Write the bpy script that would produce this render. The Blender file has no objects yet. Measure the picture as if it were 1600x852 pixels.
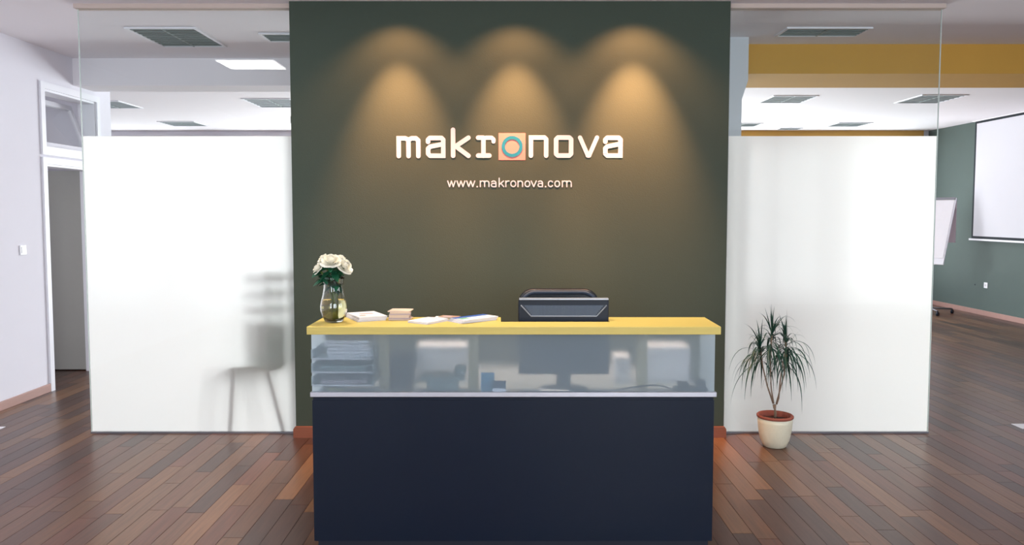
import bpy, bmesh, math, random
from mathutils import Vector, Matrix
random.seed(7)
PI = math.pi
scene = bpy.context.scene
COL = scene.collection

# ------------------------------------------------------------------ camera
cam = bpy.data.cameras.new('camera')
camo = bpy.data.objects.new('camera', cam); COL.objects.link(camo)
cam.sensor_width = 36.0
cam.lens = 36.0 * 1200.0 / 1600.0
cam.shift_x = 0.005
cam.shift_y = -0.0125
cam.clip_start = 0.05
camo.location = (0, 0, 1.62)
camo.rotation_euler = (PI / 2 - math.atan(72 / 1200), 0, 0)
scene.camera = camo

# ------------------------------------------------------------------ look, world, lights
scene.view_settings.view_transform = 'Standard'
scene.view_settings.look = 'None'
scene.view_settings.gamma = 1.0
scene.view_settings.use_curve_mapping = False
scene.view_settings.exposure = 0.0

world = bpy.data.worlds.new('world'); scene.world = world
world.use_nodes = True
bg = world.node_tree.nodes['Background']
bg.inputs[0].default_value = (0.80, 0.88, 1.0, 1)
bg.inputs[1].default_value = 1.0

def area(name, loc, rot, sx, sy, power, col):
    l = bpy.data.lights.new(name, 'AREA'); l.shape = 'RECTANGLE'
    l.size = sx; l.size_y = sy; l.energy = power; l.color = col
    o = bpy.data.objects.new(name, l); COL.objects.link(o)
    o.location = loc; o.rotation_euler = rot
    return o

def spot(name, loc, target, power, col, half, blend, r=0.03):
    l = bpy.data.lights.new(name, 'SPOT'); l.energy = power; l.color = col
    l.spot_size = 2 * math.radians(half); l.spot_blend = blend; l.shadow_soft_size = r
    o = bpy.data.objects.new(name, l); COL.objects.link(o)
    o.location = loc
    o.rotation_euler = (Vector(target) - Vector(loc)).to_track_quat('-Z', 'Y').to_euler()
    return o

DAY = (0.93, 0.97, 1.0)
# daylight entering through the window band of the back room (lights stand just outside the panes)
BACKWIN = [(-6.6, 2.2), (-3.9, 2.4), (-1.2, 2.2), (1.2, 2.2), (3.9, 2.4), (6.25, 1.8)]
for x, w in BACKWIN:
    # outer windows dimmed, hidden middle pair boosted, so the frosted panels glow evenly
    area('back_window_daylight', (x, 14.12, 1.50), (-PI / 2, 0, 0), w, 2.7, ({-1.2: 200, 1.2: 600}[x] if abs(x) < 2 else (52 if x > 0 else 14) * w / 2.2), DAY)
# added fill outside the back windows, aimed up to brighten the back ceiling
area('back_ceiling_fill', (0, 16.8, -0.3), (PI, 0, 0), 17, 4.8, 1250, (1.0, 0.99, 0.97))
# daylight entering through the windows behind the camera
FRONTWIN = [(-2.3, 1.5), (0.9, 1.3), (2.7, 1.6)]
for x, w in FRONTWIN:
    area('front_window_daylight', (x, -2.72, 1.65), (PI / 2, 0, 0), w, 1.9, 105, (0.86, 0.92, 1.0))
ADDED_SIDEWIN = [(-1.0, 2.0), (1.9, 2.0)]  # side windows added out of view, they light the left wall
for y, w in ADDED_SIDEWIN:
    area('side_window_fill', (7.95, y, 1.65), (0, PI / 2, 0), 1.9, w, 70, (0.90, 0.93, 1.0))
# added fill lamp in the side room, brightens its wall and the open door
area('side_room_fill', (-5.4, 5.45, 1.6), (PI / 2, 0, 0), 1.2, 1.6, 12, (0.95, 0.97, 1.0))
# three warm downlights grazing the green wall
WARM = (1.0, 0.43, 0.19)
for x, p in ((-0.76, 1.0), (0.06, 1.0), (0.89, 1.4)):
    spot('downlight_beam', (x, 5.14, 3.09), (x, 5.49, 1.8), 330 * p, WARM, 27, 0.95)
    spot('downlight_spill', (x, 5.14, 3.09), (x, 5.40, 2.2), 38 * p, WARM, 54, 0.6)
# wide warm downlights over the counter
for x in (-0.8, 0.05, 0.9):
    spot('counter_downlight', (x, 4.25, 3.09), (x, 4.2, 0), 100, (1.0, 0.84, 0.66), 50, 0.9, 0.05)
# tubes of the lit ceiling light
area('ceiling_light_tubes', (-2.53, 3.455, 3.09), (0, 0, 0), 0.55, 0.45, 22, (1.0, 0.97, 0.94))

# ------------------------------------------------------------------ materials
def hexc(r, g, b):
    f = lambda v: (v / 255 / 12.92) if v / 255 <= 0.04045 else ((v / 255 + 0.055) / 1.055) ** 2.4
    return (f(r), f(g), f(b), 1)

def mat(name, col, rough=0.6, metal=0.0, spec=0.5, noise=0.0, nscale=20, bump=0.0, bscale=200, coat=0.0, trans=0.0, ior=1.45, stretch=None):
    m = bpy.data.materials.new(name); m.use_nodes = True
    nt = m.node_tree; b = nt.nodes['Principled BSDF']
    b.inputs['Base Color'].default_value = col
    b.inputs['Roughness'].default_value = rough
    b.inputs['Metallic'].default_value = metal
    b.inputs['Specular IOR Level'].default_value = spec
    b.inputs['Coat Weight'].default_value = coat
    b.inputs['Transmission Weight'].default_value = trans
    b.inputs['IOR'].default_value = ior
    tc = nt.nodes.new('ShaderNodeTexCoord'); mp = nt.nodes.new('ShaderNodeMapping')
    nt.links.new(tc.outputs['Object'], mp.inputs[0])
    if stretch: mp.inputs['Scale'].default_value = stretch
    if noise > 0:
        n = nt.nodes.new('ShaderNodeTexNoise'); n.inputs['Scale'].default_value = nscale; n.inputs['Detail'].default_value = 5
        nt.links.new(mp.outputs[0], n.inputs['Vector'])
        mx = nt.nodes.new('ShaderNodeMix'); mx.data_type = 'RGBA'; mx.blend_type = 'MIX'
        d = tuple(c * (1 - noise) for c in col[:3]) + (1,); u = tuple(min(1, c * (1 + noise)) for c in col[:3]) + (1,)
        mx.inputs['A'].default_value = d; mx.inputs['B'].default_value = u
        nt.links.new(n.outputs['Fac'], mx.inputs['Factor']); nt.links.new(mx.outputs['Result'], b.inputs['Base Color'])
    if bump > 0:
        n2 = nt.nodes.new('ShaderNodeTexNoise'); n2.inputs['Scale'].default_value = bscale
        nt.links.new(mp.outputs[0], n2.inputs['Vector'])
        bp = nt.nodes.new('ShaderNodeBump'); bp.inputs['Strength'].default_value = bump; bp.inputs['Distance'].default_value = 0.002
        nt.links.new(n2.outputs['Fac'], bp.inputs['Height']); nt.links.new(bp.outputs[0], b.inputs['Normal'])
    return m

M = {}
M['white_wall'] = mat('white_wall', hexc(232, 230, 238), 0.85, noise=0.02, nscale=3, bump=0.15)
M['ceiling'] = mat('ceiling_paint', hexc(240, 236, 240), 0.9, noise=0.02, nscale=2, bump=0.1)
M['green_wall'] = mat('green_wall', hexc(61, 73, 62), 0.75, noise=0.04, nscale=4, bump=0.4, bscale=150)
M['green_grey'] = mat('green_grey_wall', hexc(84, 99, 94), 0.7, noise=0.04, nscale=4, bump=0.2)
M['ochre'] = mat('ochre_paint', hexc(208, 160, 72), 0.8, noise=0.05, nscale=3)
M['white_trim'] = mat('white_trim', hexc(236, 236, 242), 0.45)
M['door_grey'] = mat('door_paint', hexc(172, 171, 166), 0.6, noise=0.02)
M['column'] = mat('column_paint', hexc(222, 226, 232), 0.8)
M['skirting'] = mat('skirting_wood', hexc(176, 138, 128), 0.5, noise=0.12, nscale=10, stretch=(1, 1, 12))
M['skirting_dark'] = mat('skirting_dark_wood', hexc(140, 84, 62), 0.5, noise=0.15, nscale=10, stretch=(1, 1, 12))
M['navy'] = mat('navy_laminate', hexc(10, 22, 40), 0.34, spec=0.32, noise=0.04, nscale=60, bump=0.15, bscale=400)
M['navy_edge'] = mat('navy_plinth', hexc(20, 26, 40), 0.5)
M['yellow_wood'] = mat('yellow_wood', hexc(216, 192, 102), 0.45, noise=0.10, nscale=6, stretch=(1.2, 22, 22))
M['pale_wood'] = mat('pale_wood', hexc(186, 170, 130), 0.5, noise=0.08, nscale=6, stretch=(1, 1, 18))
M['alu'] = mat('brushed_aluminium', hexc(196, 194, 200), 0.38, metal=0.85, noise=0.05, nscale=300, stretch=(.1, 1, 1))
M['worktop'] = mat('worktop_grey', hexc(150, 156, 158), 0.5)
M['black_plastic'] = mat('black_plastic', hexc(20, 29, 44), 0.4, spec=0.3, bump=0.1)
M['dark_vent'] = mat('dark_vent_plastic', hexc(40, 52, 70), 0.4)
M['vent_fin'] = mat('vent_fin', hexc(88, 104, 126), 0.35)
M['silver_plastic'] = mat('silver_plastic', hexc(168, 172, 180), 0.3, metal=0.4)
M['black_leather'] = mat('black_leather', hexc(20, 28, 38), 0.35, bump=0.4, bscale=90)
M['chrome'] = mat('chrome', hexc(200, 200, 205), 0.15, metal=1)
M['paper'] = mat('white_paper', hexc(238, 236, 240), 0.7, noise=0.02)
M['paper_blue'] = mat('blue_print', hexc(40, 92, 172), 0.5)
M['paper_green'] = mat('green_print', hexc(104, 176, 130), 0.5)
M['paper_beige'] = mat('beige_paper', hexc(220, 198, 180), 0.7, noise=0.06, nscale=30)
M['paper_brown'] = mat('brown_print', hexc(178, 140, 116), 0.6, noise=0.3, nscale=40)
M['paper_pink'] = mat('pink_print', hexc(206, 176, 180), 0.6)
M['page'] = mat('page_edges', hexc(214, 210, 214), 0.8, noise=0.1, nscale=60, stretch=(1, 1, 60))
M['pot'] = mat('cream_ceramic', hexc(236, 230, 204), 0.35, noise=0.05, nscale=80, bump=0.3, bscale=60)
M['terracotta'] = mat('terracotta', hexc(150, 82, 66), 0.7, noise=0.1)
M['soil'] = mat('soil', hexc(70, 48, 42), 0.95, noise=0.4, nscale=60, bump=1.0, bscale=80)
M['leaf'] = mat('dracaena_leaf', hexc(26, 68, 54), 0.45, noise=0.25, nscale=8)
M['leaf_rose'] = mat('rose_leaf', hexc(24, 84, 56), 0.45, noise=0.2, nscale=20)
M['stem_green'] = mat('stem_green', hexc(96, 118, 50), 0.5, noise=0.2)
M['bark'] = mat('dracaena_bark', hexc(140, 118, 98), 0.8, noise=0.2, nscale=40)
M['petal'] = mat('white_petal', hexc(246, 242, 226), 0.6, noise=0.02)
M['chair_green'] = mat('green_shell', hexc(84, 120, 100), 0.5)
M['chair_leg'] = mat('chair_leg', hexc(110, 96, 80), 0.4)
M['screen_white'] = mat('screen_fabric', hexc(216, 216, 222), 0.9)
M['screen_black'] = mat('screen_border', hexc(30, 38, 44), 0.8)
M['socket'] = mat('socket_plastic', hexc(240, 240, 244), 0.35)
M['pinkish'] = mat('pinkish_paper', hexc(186, 170, 178), 0.8)
M['louvre_pale'] = mat('pale_lamp_housing', hexc(168, 176, 182), 0.6)
M['beige_trim'] = mat('beige_trim', hexc(206, 190, 180), 0.8)
M['louvre'] = mat('louvre_metal', hexc(150, 160, 158), 0.45, metal=0.3)
M['louvre_dark'] = mat('lamp_housing', hexc(92, 102, 98), 0.6)
M['logo_white'] = mat('logo_white', hexc(214, 212, 220), 0.6)
M['logo_peach'] = mat('logo_peach', hexc(230, 143, 134), 0.6)
M['logo_teal'] = mat('logo_teal', hexc(26, 132, 158), 0.6)
M['blue_card'] = mat('blue_card', hexc(60, 140, 180), 0.5)
M['tray'] = mat('tray_plastic', hexc(150, 168, 172), 0.3)
M['grey_plastic'] = mat('grey_plastic', hexc(120, 140, 140), 0.5)
M['monitor_blue'] = mat('monitor_back_plastic', hexc(40, 62, 90), 0.4)
M['yellow_pad'] = mat('yellow_pad', hexc(206, 190, 90), 0.6)
M['steel_grey'] = mat('grey_metal', hexc(130, 130, 136), 0.4, metal=0.6)

def thin_glass(name, tint, refl=1.0):
    m = bpy.data.materials.new(name); m.use_nodes = True; nt = m.node_tree; nt.nodes.clear()
    out = nt.nodes.new('ShaderNodeOutputMaterial'); tr = nt.nodes.new('ShaderNodeBsdfTransparent'); gl = nt.nodes.new('ShaderNodeBsdfGlossy')
    mx = nt.nodes.new('ShaderNodeMixShader'); fr = nt.nodes.new('ShaderNodeFresnel'); fr.inputs[0].default_value = 1.45
    tr.inputs[0].default_value = tint; gl.inputs['Roughness'].default_value = 0.0
    ge = nt.nodes.new('ShaderNodeNewGeometry'); iv = nt.nodes.new('ShaderNodeMath'); iv.operation = 'SUBTRACT'; iv.inputs[0].default_value = 1.0
    mu = nt.nodes.new('ShaderNodeMath'); mu.operation = 'MULTIPLY'
    nt.links.new(ge.outputs['Backfacing'], iv.inputs[1]); nt.links.new(fr.outputs[0], mu.inputs[0]); nt.links.new(iv.outputs[0], mu.inputs[1])
    nt.links.new(mu.outputs[0], mx.inputs[0]); nt.links.new(tr.outputs[0], mx.inputs[1]); nt.links.new(gl.outputs[0], mx.inputs[2])
    nt.links.new(mx.outputs[0], out.inputs[0]); return m
M['clear_glass'] = thin_glass('clear_glass', (0.955, 0.975, 0.97, 1))
M['window_glass'] = thin_glass('window_glass', (0.97, 0.98, 0.98, 1))
M['glass_edge'] = mat('polished_glass_edge', hexc(206, 216, 212), 0.2)

def frosted(name, col, t_amt, d_amt, rough, ior, dcol=None):
    # etched film: part diffuse transmission, part blurred see-through, a little diffuse reflection
    m = bpy.data.materials.new(name); m.use_nodes = True; nt = m.node_tree; nt.nodes.clear()
    out = nt.nodes.new('ShaderNodeOutputMaterial')
    tl = nt.nodes.new('ShaderNodeBsdfTranslucent'); tl.inputs[0].default_value = col
    df = nt.nodes.new('ShaderNodeBsdfDiffuse'); df.inputs[0].default_value = dcol or col
    rf = nt.nodes.new('ShaderNodeBsdfRefraction'); rf.inputs[0].default_value = col
    rf.inputs['Roughness'].default_value = rough; rf.inputs['IOR'].default_value = ior
    a = nt.nodes.new('ShaderNodeMixShader'); a.inputs[0].default_value = t_amt
    nt.links.new(rf.outputs[0], a.inputs[1]); nt.links.new(tl.outputs[0], a.inputs[2])
    b = nt.nodes.new('ShaderNodeMixShader'); b.inputs[0].default_value = d_amt
    nt.links.new(a.outputs[0], b.inputs[1]); nt.links.new(df.outputs[0], b.inputs[2])
    nt.links.new(b.outputs[0], out.inputs[0]); return m
M['frost'] = frosted('frosted_film', (1.0, 0.95, 0.915, 1), 0.86, 0.17, 0.42, 1.25)
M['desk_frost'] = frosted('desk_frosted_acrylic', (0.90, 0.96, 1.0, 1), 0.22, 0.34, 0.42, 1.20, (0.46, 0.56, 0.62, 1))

def glassm(name, col, ior, rough=0.0):
    m = bpy.data.materials.new(name); m.use_nodes = True; b = m.node_tree.nodes['Principled BSDF']
    b.inputs['Base Color'].default_value = col; b.inputs['Transmission Weight'].default_value = 1
    b.inputs['Roughness'].default_value = rough; b.inputs['IOR'].default_value = ior; return m
M['vase_glass'] = glassm('vase_glass', (0.96, 0.97, 0.95, 1), 1.45)
M['water'] = glassm('vase_water', (0.92, 0.86, 0.52, 1), 1.33)

def emit(name, col, s):
    m = bpy.data.materials.new(name); m.use_nodes = True; nt = m.node_tree; nt.nodes.clear()
    out = nt.nodes.new('ShaderNodeOutputMaterial'); e = nt.nodes.new('ShaderNodeEmission')
    e.inputs[0].default_value = col; e.inputs[1].default_value = s
    nt.links.new(e.outputs[0], out.inputs[0]); return m
M['lamp_lit'] = emit('lit_lamp', (1.0, 0.98, 0.95, 1), 18)

def plank_mat(name, use_attr):
    m = bpy.data.materials.new(name); m.use_nodes = True; nt = m.node_tree; b = nt.nodes['Principled BSDF']
    geo = nt.nodes.new('ShaderNodeNewGeometry'); mp = nt.nodes.new('ShaderNodeMapping')
    nt.links.new(geo.outputs['Position'], mp.inputs[0]); mp.inputs['Scale'].default_value = (30, 1.6, 1)
    n = nt.nodes.new('ShaderNodeTexNoise'); n.inputs['Scale'].default_value = 2.0; n.inputs['Detail'].default_value = 6
    nt.links.new(mp.outputs[0], n.inputs['Vector'])
    if use_attr:
        src = nt.nodes.new('ShaderNodeAttribute'); src.attribute_name = 'tone'; co = src.outputs['Color']
    else:
        src = nt.nodes.new('ShaderNodeObjectInfo'); co = src.outputs['Color']
    mr = nt.nodes.new('ShaderNodeMapRange'); mr.inputs['From Min'].default_value = 0.3; mr.inputs['From Max'].default_value = 0.7
    mr.inputs['To Min'].default_value = 0.78; mr.inputs['To Max'].default_value = 1.18
    nt.links.new(n.outputs['Fac'], mr.inputs['Value'])
    vm = nt.nodes.new('ShaderNodeVectorMath'); vm.operation = 'SCALE'
    nt.links.new(co, vm.inputs[0]); nt.links.new(mr.outputs[0], vm.inputs['Scale'])
    nt.links.new(vm.outputs[0], b.inputs['Base Color'])
    b.inputs['Roughness'].default_value = 0.36; b.inputs['Specular IOR Level'].default_value = 0.45
    n2 = nt.nodes.new('ShaderNodeTexNoise'); n2.inputs['Scale'].default_value = 5.0
    nt.links.new(mp.outputs[0], n2.inputs['Vector'])
    mr2 = nt.nodes.new('ShaderNodeMapRange'); mr2.inputs['To Min'].default_value = 0.28; mr2.inputs['To Max'].default_value = 0.36
    nt.links.new(n2.outputs['Fac'], mr2.inputs['Value']); nt.links.new(mr2.outputs[0], b.inputs['Roughness'])
    return m
M['plank'] = plank_mat('floor_plank', False); M['plank_far'] = plank_mat('floor_plank_field', True)
M['floor_gap'] = mat('floor_gap', hexc(40, 26, 24), 0.8)

# ------------------------------------------------------------------ helpers
def box(bm, x0, x1, y0, y1, z0, z1, bev=0.0, mt=None):
    r = bmesh.ops.create_cube(bm, size=1.0)
    mx = Matrix.Translation(((x0 + x1) / 2, (y0 + y1) / 2, (z0 + z1) / 2)) @ Matrix.Diagonal((abs(x1 - x0), abs(y1 - y0), abs(z1 - z0), 1))
    if mt is not None: mx = mt @ mx
    bmesh.ops.transform(bm, matrix=mx, verts=r['verts'])
    if bev > 0:
        es = list({e for v in r['verts'] for e in v.link_edges})
        bmesh.ops.bevel(bm, geom=es, offset=bev, segments=2, profile=0.5, affect='EDGES')

def tube(bm, pts, radii, n=10, cap=True):
    pts = [Vector(p) for p in pts]
    if not isinstance(radii, (list, tuple)): radii = [radii] * len(pts)
    rings = []; up = Vector((0, 0, 1))
    for i, p in enumerate(pts):
        d = (pts[min(i + 1, len(pts) - 1)] - pts[max(i - 1, 0)]).normalized()
        a = d.cross(up)
        if a.length < 0.05: a = d.cross(Vector((0, 1, 0)))
        a.normalize(); b = d.cross(a).normalized()
        rings.append([bm.verts.new(p + (a * math.cos(2 * PI * k / n) + b * math.sin(2 * PI * k / n)) * radii[i]) for k in range(n)])
    for i in range(len(rings) - 1):
        for k in range(n):
            f = bm.faces.new((rings[i][k], rings[i][(k + 1) % n], rings[i + 1][(k + 1) % n], rings[i + 1][k])); f.smooth = True
    if cap:
        bm.faces.new(rings[0]); bm.faces.new(list(reversed(rings[-1])))

def lathe(bm, prof, n=40, smooth=True, centre=(0, 0)):
    rings = []
    for r, z in prof:
        if r < 1e-5: rings.append([bm.verts.new((centre[0], centre[1], z))])
        else: rings.append([bm.verts.new((centre[0] + r * math.cos(2 * PI * k / n), centre[1] + r * math.sin(2 * PI * k / n), z)) for k in range(n)])
    for i in range(len(rings) - 1):
        A, B = rings[i], rings[i + 1]
        for k in range(n):
            k2 = (k + 1) % n
            if len(A) == 1 and len(B) == 1: continue
            if len(A) == 1: f = bm.faces.new((A[0], B[k2], B[k]))
            elif len(B) == 1: f = bm.faces.new((A[k], A[k2], B[0]))
            else: f = bm.faces.new((A[k], A[k2], B[k2], B[k]))
            f.smooth = smooth

def prism(bm, poly, axis, a, b):
    def P(u, v, t):
        return {'x': (t, u, v), 'y': (u, t, v), 'z': (u, v, t)}[axis]
    v0 = [bm.verts.new(P(u, v, a)) for u, v in poly]; v1 = [bm.verts.new(P(u, v, b)) for u, v in poly]
    n = len(poly); bm.faces.new(v0); bm.faces.new(list(reversed(v1)))
    for i in range(n): bm.faces.new((v0[i], v1[i], v1[(i + 1) % n], v0[(i + 1) % n]))

def link(name, me, parent=None):
    o = bpy.data.objects.new(name, me); COL.objects.link(o)
    if parent is not None: o.parent = parent
    return o

def obj(name, bm, m, parent=None, recalc=True):
    if recalc: bmesh.ops.recalc_face_normals(bm, faces=bm.faces)
    me = bpy.data.meshes.new(name); bm.to_mesh(me); bm.free()
    for q in (m if isinstance(m, list) else [m]): me.materials.append(M[q])
    return link(name, me, parent)

def bx(name, m, dims, parent=None, bev=0.0, mt=None):
    bm = bmesh.new(); box(bm, *dims, bev=bev, mt=mt); return obj(name, bm, m, parent)

def thing(name, label, cat, loc=(0, 0, 0), rz=0, group=None):
    o = bpy.data.objects.new(name, None); COL.objects.link(o); o.empty_display_size = 0.1
    o.location = loc; o.rotation_euler = (0, 0, rz); o['label'] = label; o['category'] = cat
    if group: o['group'] = group
    return o

def tag(o, label, cat, group=None):
    o['label'] = label; o['category'] = cat
    if group: o['group'] = group
    return o

def struct(o, label=None, cat=None):
    o['kind'] = 'structure'
    if label: o['label'] = label
    if cat: o['category'] = cat
    return o

# ------------------------------------------------------------------ dimensions
CZ = 3.11; XL = -4.17; XR = 7.6; YB = 13.95; YF = -2.6; YW = 5.491; YG = 5.591

# ------------------------------------------------------------------ floor with planks
fl = struct(bx('floor', 'floor_gap', (-8.0, 7.8, -2.8, 14.15, -0.08, -0.004)), 'dark glossy hardwood strip floor running away from the camera', 'floor')
PW = 0.107
TONES = [hexc(104, 72, 54), hexc(112, 78, 56), hexc(90, 62, 50), hexc(126, 90, 64), hexc(84, 58, 49), hexc(106, 68, 52), hexc(80, 57, 49), hexc(118, 86, 64)]
LEN = [0.62, 0.78, 0.94, 1.1]
def plank_verts(w, l):
    g = 0.0013; h = 0.0
    return (-w / 2 + g, w / 2 - g, g, l - g)
plank_me = {}
for l in LEN:
    bm = bmesh.new(); a, b, c, d = plank_verts(PW, l)
    box(bm, a, b, c, d, -0.004, 0.0, bev=0.0)
    me = bpy.data.meshes.new('plank'); bm.to_mesh(me); bm.free(); me.materials.append(M['plank']); plank_me[l] = me
planks = []
x = -7.9
while x < 7.7:
    y = -2.7 - random.random()
    while y < 14.0:
        l = random.choice(LEN); t = random.choice(TONES); s = random.uniform(0.74, 1.0)
        if y + l > -2.7 and (x > XL - 3.8 or y > 5):
            planks.append((x, y, l, tuple(c * s for c in t[:3]) + (1,)))
        y += l
    x += PW
def seen(p):
    x, y, l, t = p; ym = y + l / 2
    if y + l < 3.05: return -1
    if abs(x) > 0.70 * ym: return -1
    if -0.95 < x < 1.0 and y > 3.0 and y < 5.6: return -1
    if ym < 3.5 and abs(x) < 2.5 and y + l < 3.6: return -1
    if y > 5.6 and -3.1 < x < 3.1: return -1
    return l / ym ** 3
ranked = sorted(range(len(planks)), key=lambda i: -seen(planks[i]))
single = set(i for i in ranked[:290] if seen(planks[i]) > 0)
bmf = bmesh.new(); lay = bmf.loops.layers.float_color.new('tone')
def fquad(bm, x0, x1, y0, y1, t):
    # top and four sunk side faces
    T = [bm.verts.new(v) for v in ((x0, y0, 0), (x1, y0, 0), (x1, y1, 0), (x0, y1, 0))]
    B = [bm.verts.new((v.co.x, v.co.y, -0.004)) for v in T]
    fs = [bm.faces.new(T)]
    for i in range(4): fs.append(bm.faces.new((T[i], B[i], B[(i + 1) % 4], T[(i + 1) % 4])))
    for f in fs:
        for lp in f.loops: lp[lay] = t
for i, (x, y, l, t) in enumerate(planks):
    if i in single:
        o = link('plank', plank_me[l], fl); o.location = (x, y, 0); o.color = t
    else:
        a, b, c, d = plank_verts(PW, l)
        fquad(bmf, x + a, x + b, y + c, min(y + d, 14.1), t)
o = obj('plank_field', bmf, 'plank_far', fl, recalc=False); o['kind'] = 'stuff'

# ------------------------------------------------------------------ shell
struct(bx('ceiling', 'ceiling', (-8.0, 7.8, -2.8, 14.15, CZ, CZ + 0.15)), 'pale grey painted ceiling over both rooms', 'ceiling')

# left wall with a doorway (Y 6.97..7.87) and a transom opening above it
DY0, DY1, DH = 6.98, 7.86, 2.07
TZ0, TZ1 = 2.20, 2.745
bm = bmesh.new(); WT = 0.17
box(bm, XL - WT, XL, YF - 0.1, DY0, 0, CZ)
box(bm, XL - WT, XL, DY1, 8.16, 0, CZ)
box(bm, XL - WT, XL, DY0, DY1, DH, TZ0)
box(bm, XL - WT, XL, DY0, DY1, TZ1, CZ)
wl = struct(obj('wall_left', bm, 'white_wall'), 'white painted wall with doorway and transom opening at the left', 'wall')
# side room behind the doorway and the widened back room
bm = bmesh.new()
box(bm, -6.6, -6.5, 5.4, 8.16, 0, CZ); box(bm, -6.6, XL - WT, 5.3, 5.4, 0, CZ); box(bm, -6.6, XL - WT, 8.0, 8.16, 0, CZ)
struct(obj('wall_side', bm, 'white_wall'), 'white wall of the side room seen through the doorway', 'wall')
# door frame and transom frame
def frame(bm, y0, y1, z0, z1, w, x0, x1, bottom=True):
    box(bm, x0, x1, y0, y0 + w, z0, z1); box(bm, x0, x1, y1 - w, y1, z0, z1)
    box(bm, x0, x1, y0 + w, y1 - w, z1 - w, z1)
    if bottom: box(bm, x0, x1, y0 + w, y1 - w, z0, z0 + w)
bm = bmesh.new(); frame(bm, DY0 - 0.06, DY1 + 0.06, 0, DH + 0.06, 0.06, XL, XL + 0.018, False)
frame(bm, DY0, DY1, 0, DH, 0.02, XL - WT, XL, False)
struct(obj('trim_1', bm, 'white_trim'), 'white door casing around the open doorway in the left wall', 'door casing')
bm = bmesh.new(); frame(bm, DY0 - 0.06, DY1 + 0.06, TZ0 - 0.05, TZ1 + 0.06, 0.06, XL, XL + 0.018)
w1 = struct(obj('window_1', bm, 'white_trim'), 'white framed transom window tilted open above the doorway', 'window')
bm = bmesh.new(); frame(bm, DY0, DY1, TZ0 + 0.01, TZ1, 0.02, XL - WT, XL); obj('reveal', bm, 'white_trim', w1)
tm = Matrix.Translation((XL - 0.055, 0, TZ0 + 0.032)) @ Matrix.Rotation(-math.radians(20), 4, 'Y')
sh = 0.50
bm = bmesh.new()
for d in ((-0.03, 0.0, DY0 + 0.03, DY0 + 0.08, 0, sh), (-0.03, 0.0, DY1 - 0.08, DY1 - 0.03, 0, sh), (-0.03, 0.0, DY0 + 0.08, DY1 - 0.08, 0, 0.05), (-0.03, 0.0, DY0 + 0.08, DY1 - 0.08, sh - 0.05, sh)):
    box(bm, *d, mt=tm)
sash = obj('sash', bm, 'white_trim', w1)
bx('pane', 'window_glass', (-0.018, -0.012, DY0 + 0.08, DY1 - 0.08, 0.05, sh - 0.05), sash, mt=tm)
# open door leaf, hinged at the far jamb
d1 = struct(bx('door_1', 'door_grey', (-5.18, -4.345, 7.86, 7.90, 0.012, 2.055)), 'grey door leaf standing open inside the doorway', 'door')
bm = bmesh.new(); tube(bm, [(-5.10, 7.86, 1.02), (-5.10, 7.81, 1.02), (-4.99, 7.80, 1.02)], 0.009)
obj('door_handle', bm, 'chrome', d1)

# right wall, back wall, front wall
bm = bmesh.new()
box(bm, XR, XR + 0.2, YF - 0.1, -2.0, 0, CZ); box(bm, XR, XR + 0.2, 0.0, 0.9, 0, CZ); box(bm, XR, XR + 0.2, 2.9, YB + 0.2, 0, CZ)
for a, b in ((-2.0, 0.0), (0.9, 2.9)):  # openings for the added side windows
    box(bm, XR, XR + 0.2, a, b, 0, 0.7); box(bm, XR, XR + 0.2, a, b, 2.6, CZ)
struct(obj('wall_right', bm, 'green_grey'), 'grey green wall carrying the projection screen at the right', 'wall')
def wall_with_windows(name, m, y0, y1, xa, xb, wins, z0, z1):
    bm = bmesh.new()
    box(bm, xa, xb, y0, y1, 0, z0); box(bm, xa, xb, y0, y1, z1, CZ)
    xs = [xa] + sum([[x - w / 2, x + w / 2] for x, w in wins], []) + [xb]
    for i in range(0, len(xs), 2):
        if xs[i + 1] - xs[i] > 0.01: box(bm, xs[i], xs[i + 1], y0, y1, z0, z1)
    return obj(name, bm, m)
struct(wall_with_windows('wall_back', 'white_wall', YB, YB + 0.15, -8.0, XR, BACKWIN, 0.15, 2.85), 'white window wall of the back room', 'wall')
struct(bx('trim_2', 'ochre', (1.6, XR - 0.12, YB - 0.06, YB, 2.90, CZ)), 'ochre band under the ceiling along the far wall', 'trim')
struct(wall_with_windows('wall_front', 'white_wall', YF - 0.15, YF, XL, XR, FRONTWIN, 0.7, 2.6), 'white wall behind the camera', 'wall')
struct(bx('wall_far_left', 'white_wall', (-8.1, -8.0, 8.0, YB + 0.2, 0, CZ)), 'white end wall of the back room', 'wall')
struct(bx('wall_inner', 'white_wall', (-8.0, -6.6, 8.0, 8.16, 0, CZ)), 'white inner wall of the back room', 'wall')
k = 2
for wins, y, zz in ((BACKWIN, YB + 0.05, (0.15, 2.85)), (FRONTWIN, YF - 0.10, (0.7, 2.6))):
    for x, w in wins:
        bm = bmesh.new()
        for a, b, c, d in ((x - w / 2, x - w / 2 + 0.05, *zz), (x + w / 2 - 0.05, x + w / 2, *zz), (x - w / 2 + 0.05, x + w / 2 - 0.05, zz[0], zz[0] + 0.05), (x - w / 2 + 0.05, x + w / 2 - 0.05, zz[1] - 0.05, zz[1]), (x - 0.025, x + 0.025, zz[0] + 0.05, zz[1] - 0.05)):
            box(bm, a, b, y, y + 0.05, c, d)
        w_ = struct(obj('window_%d' % k, bm, 'white_trim'), 'white framed window letting daylight into the %s room' % ('back' if y > 0 else 'front'), 'window'); k += 1
        for s in (-1, 1):
            bx('pane', 'window_glass', tuple(sorted((x + s * 0.025, x + s * (w / 2 - 0.05)))) + (y + 0.022, y + 0.028, zz[0] + 0.05, zz[1] - 0.05), w_)

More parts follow.
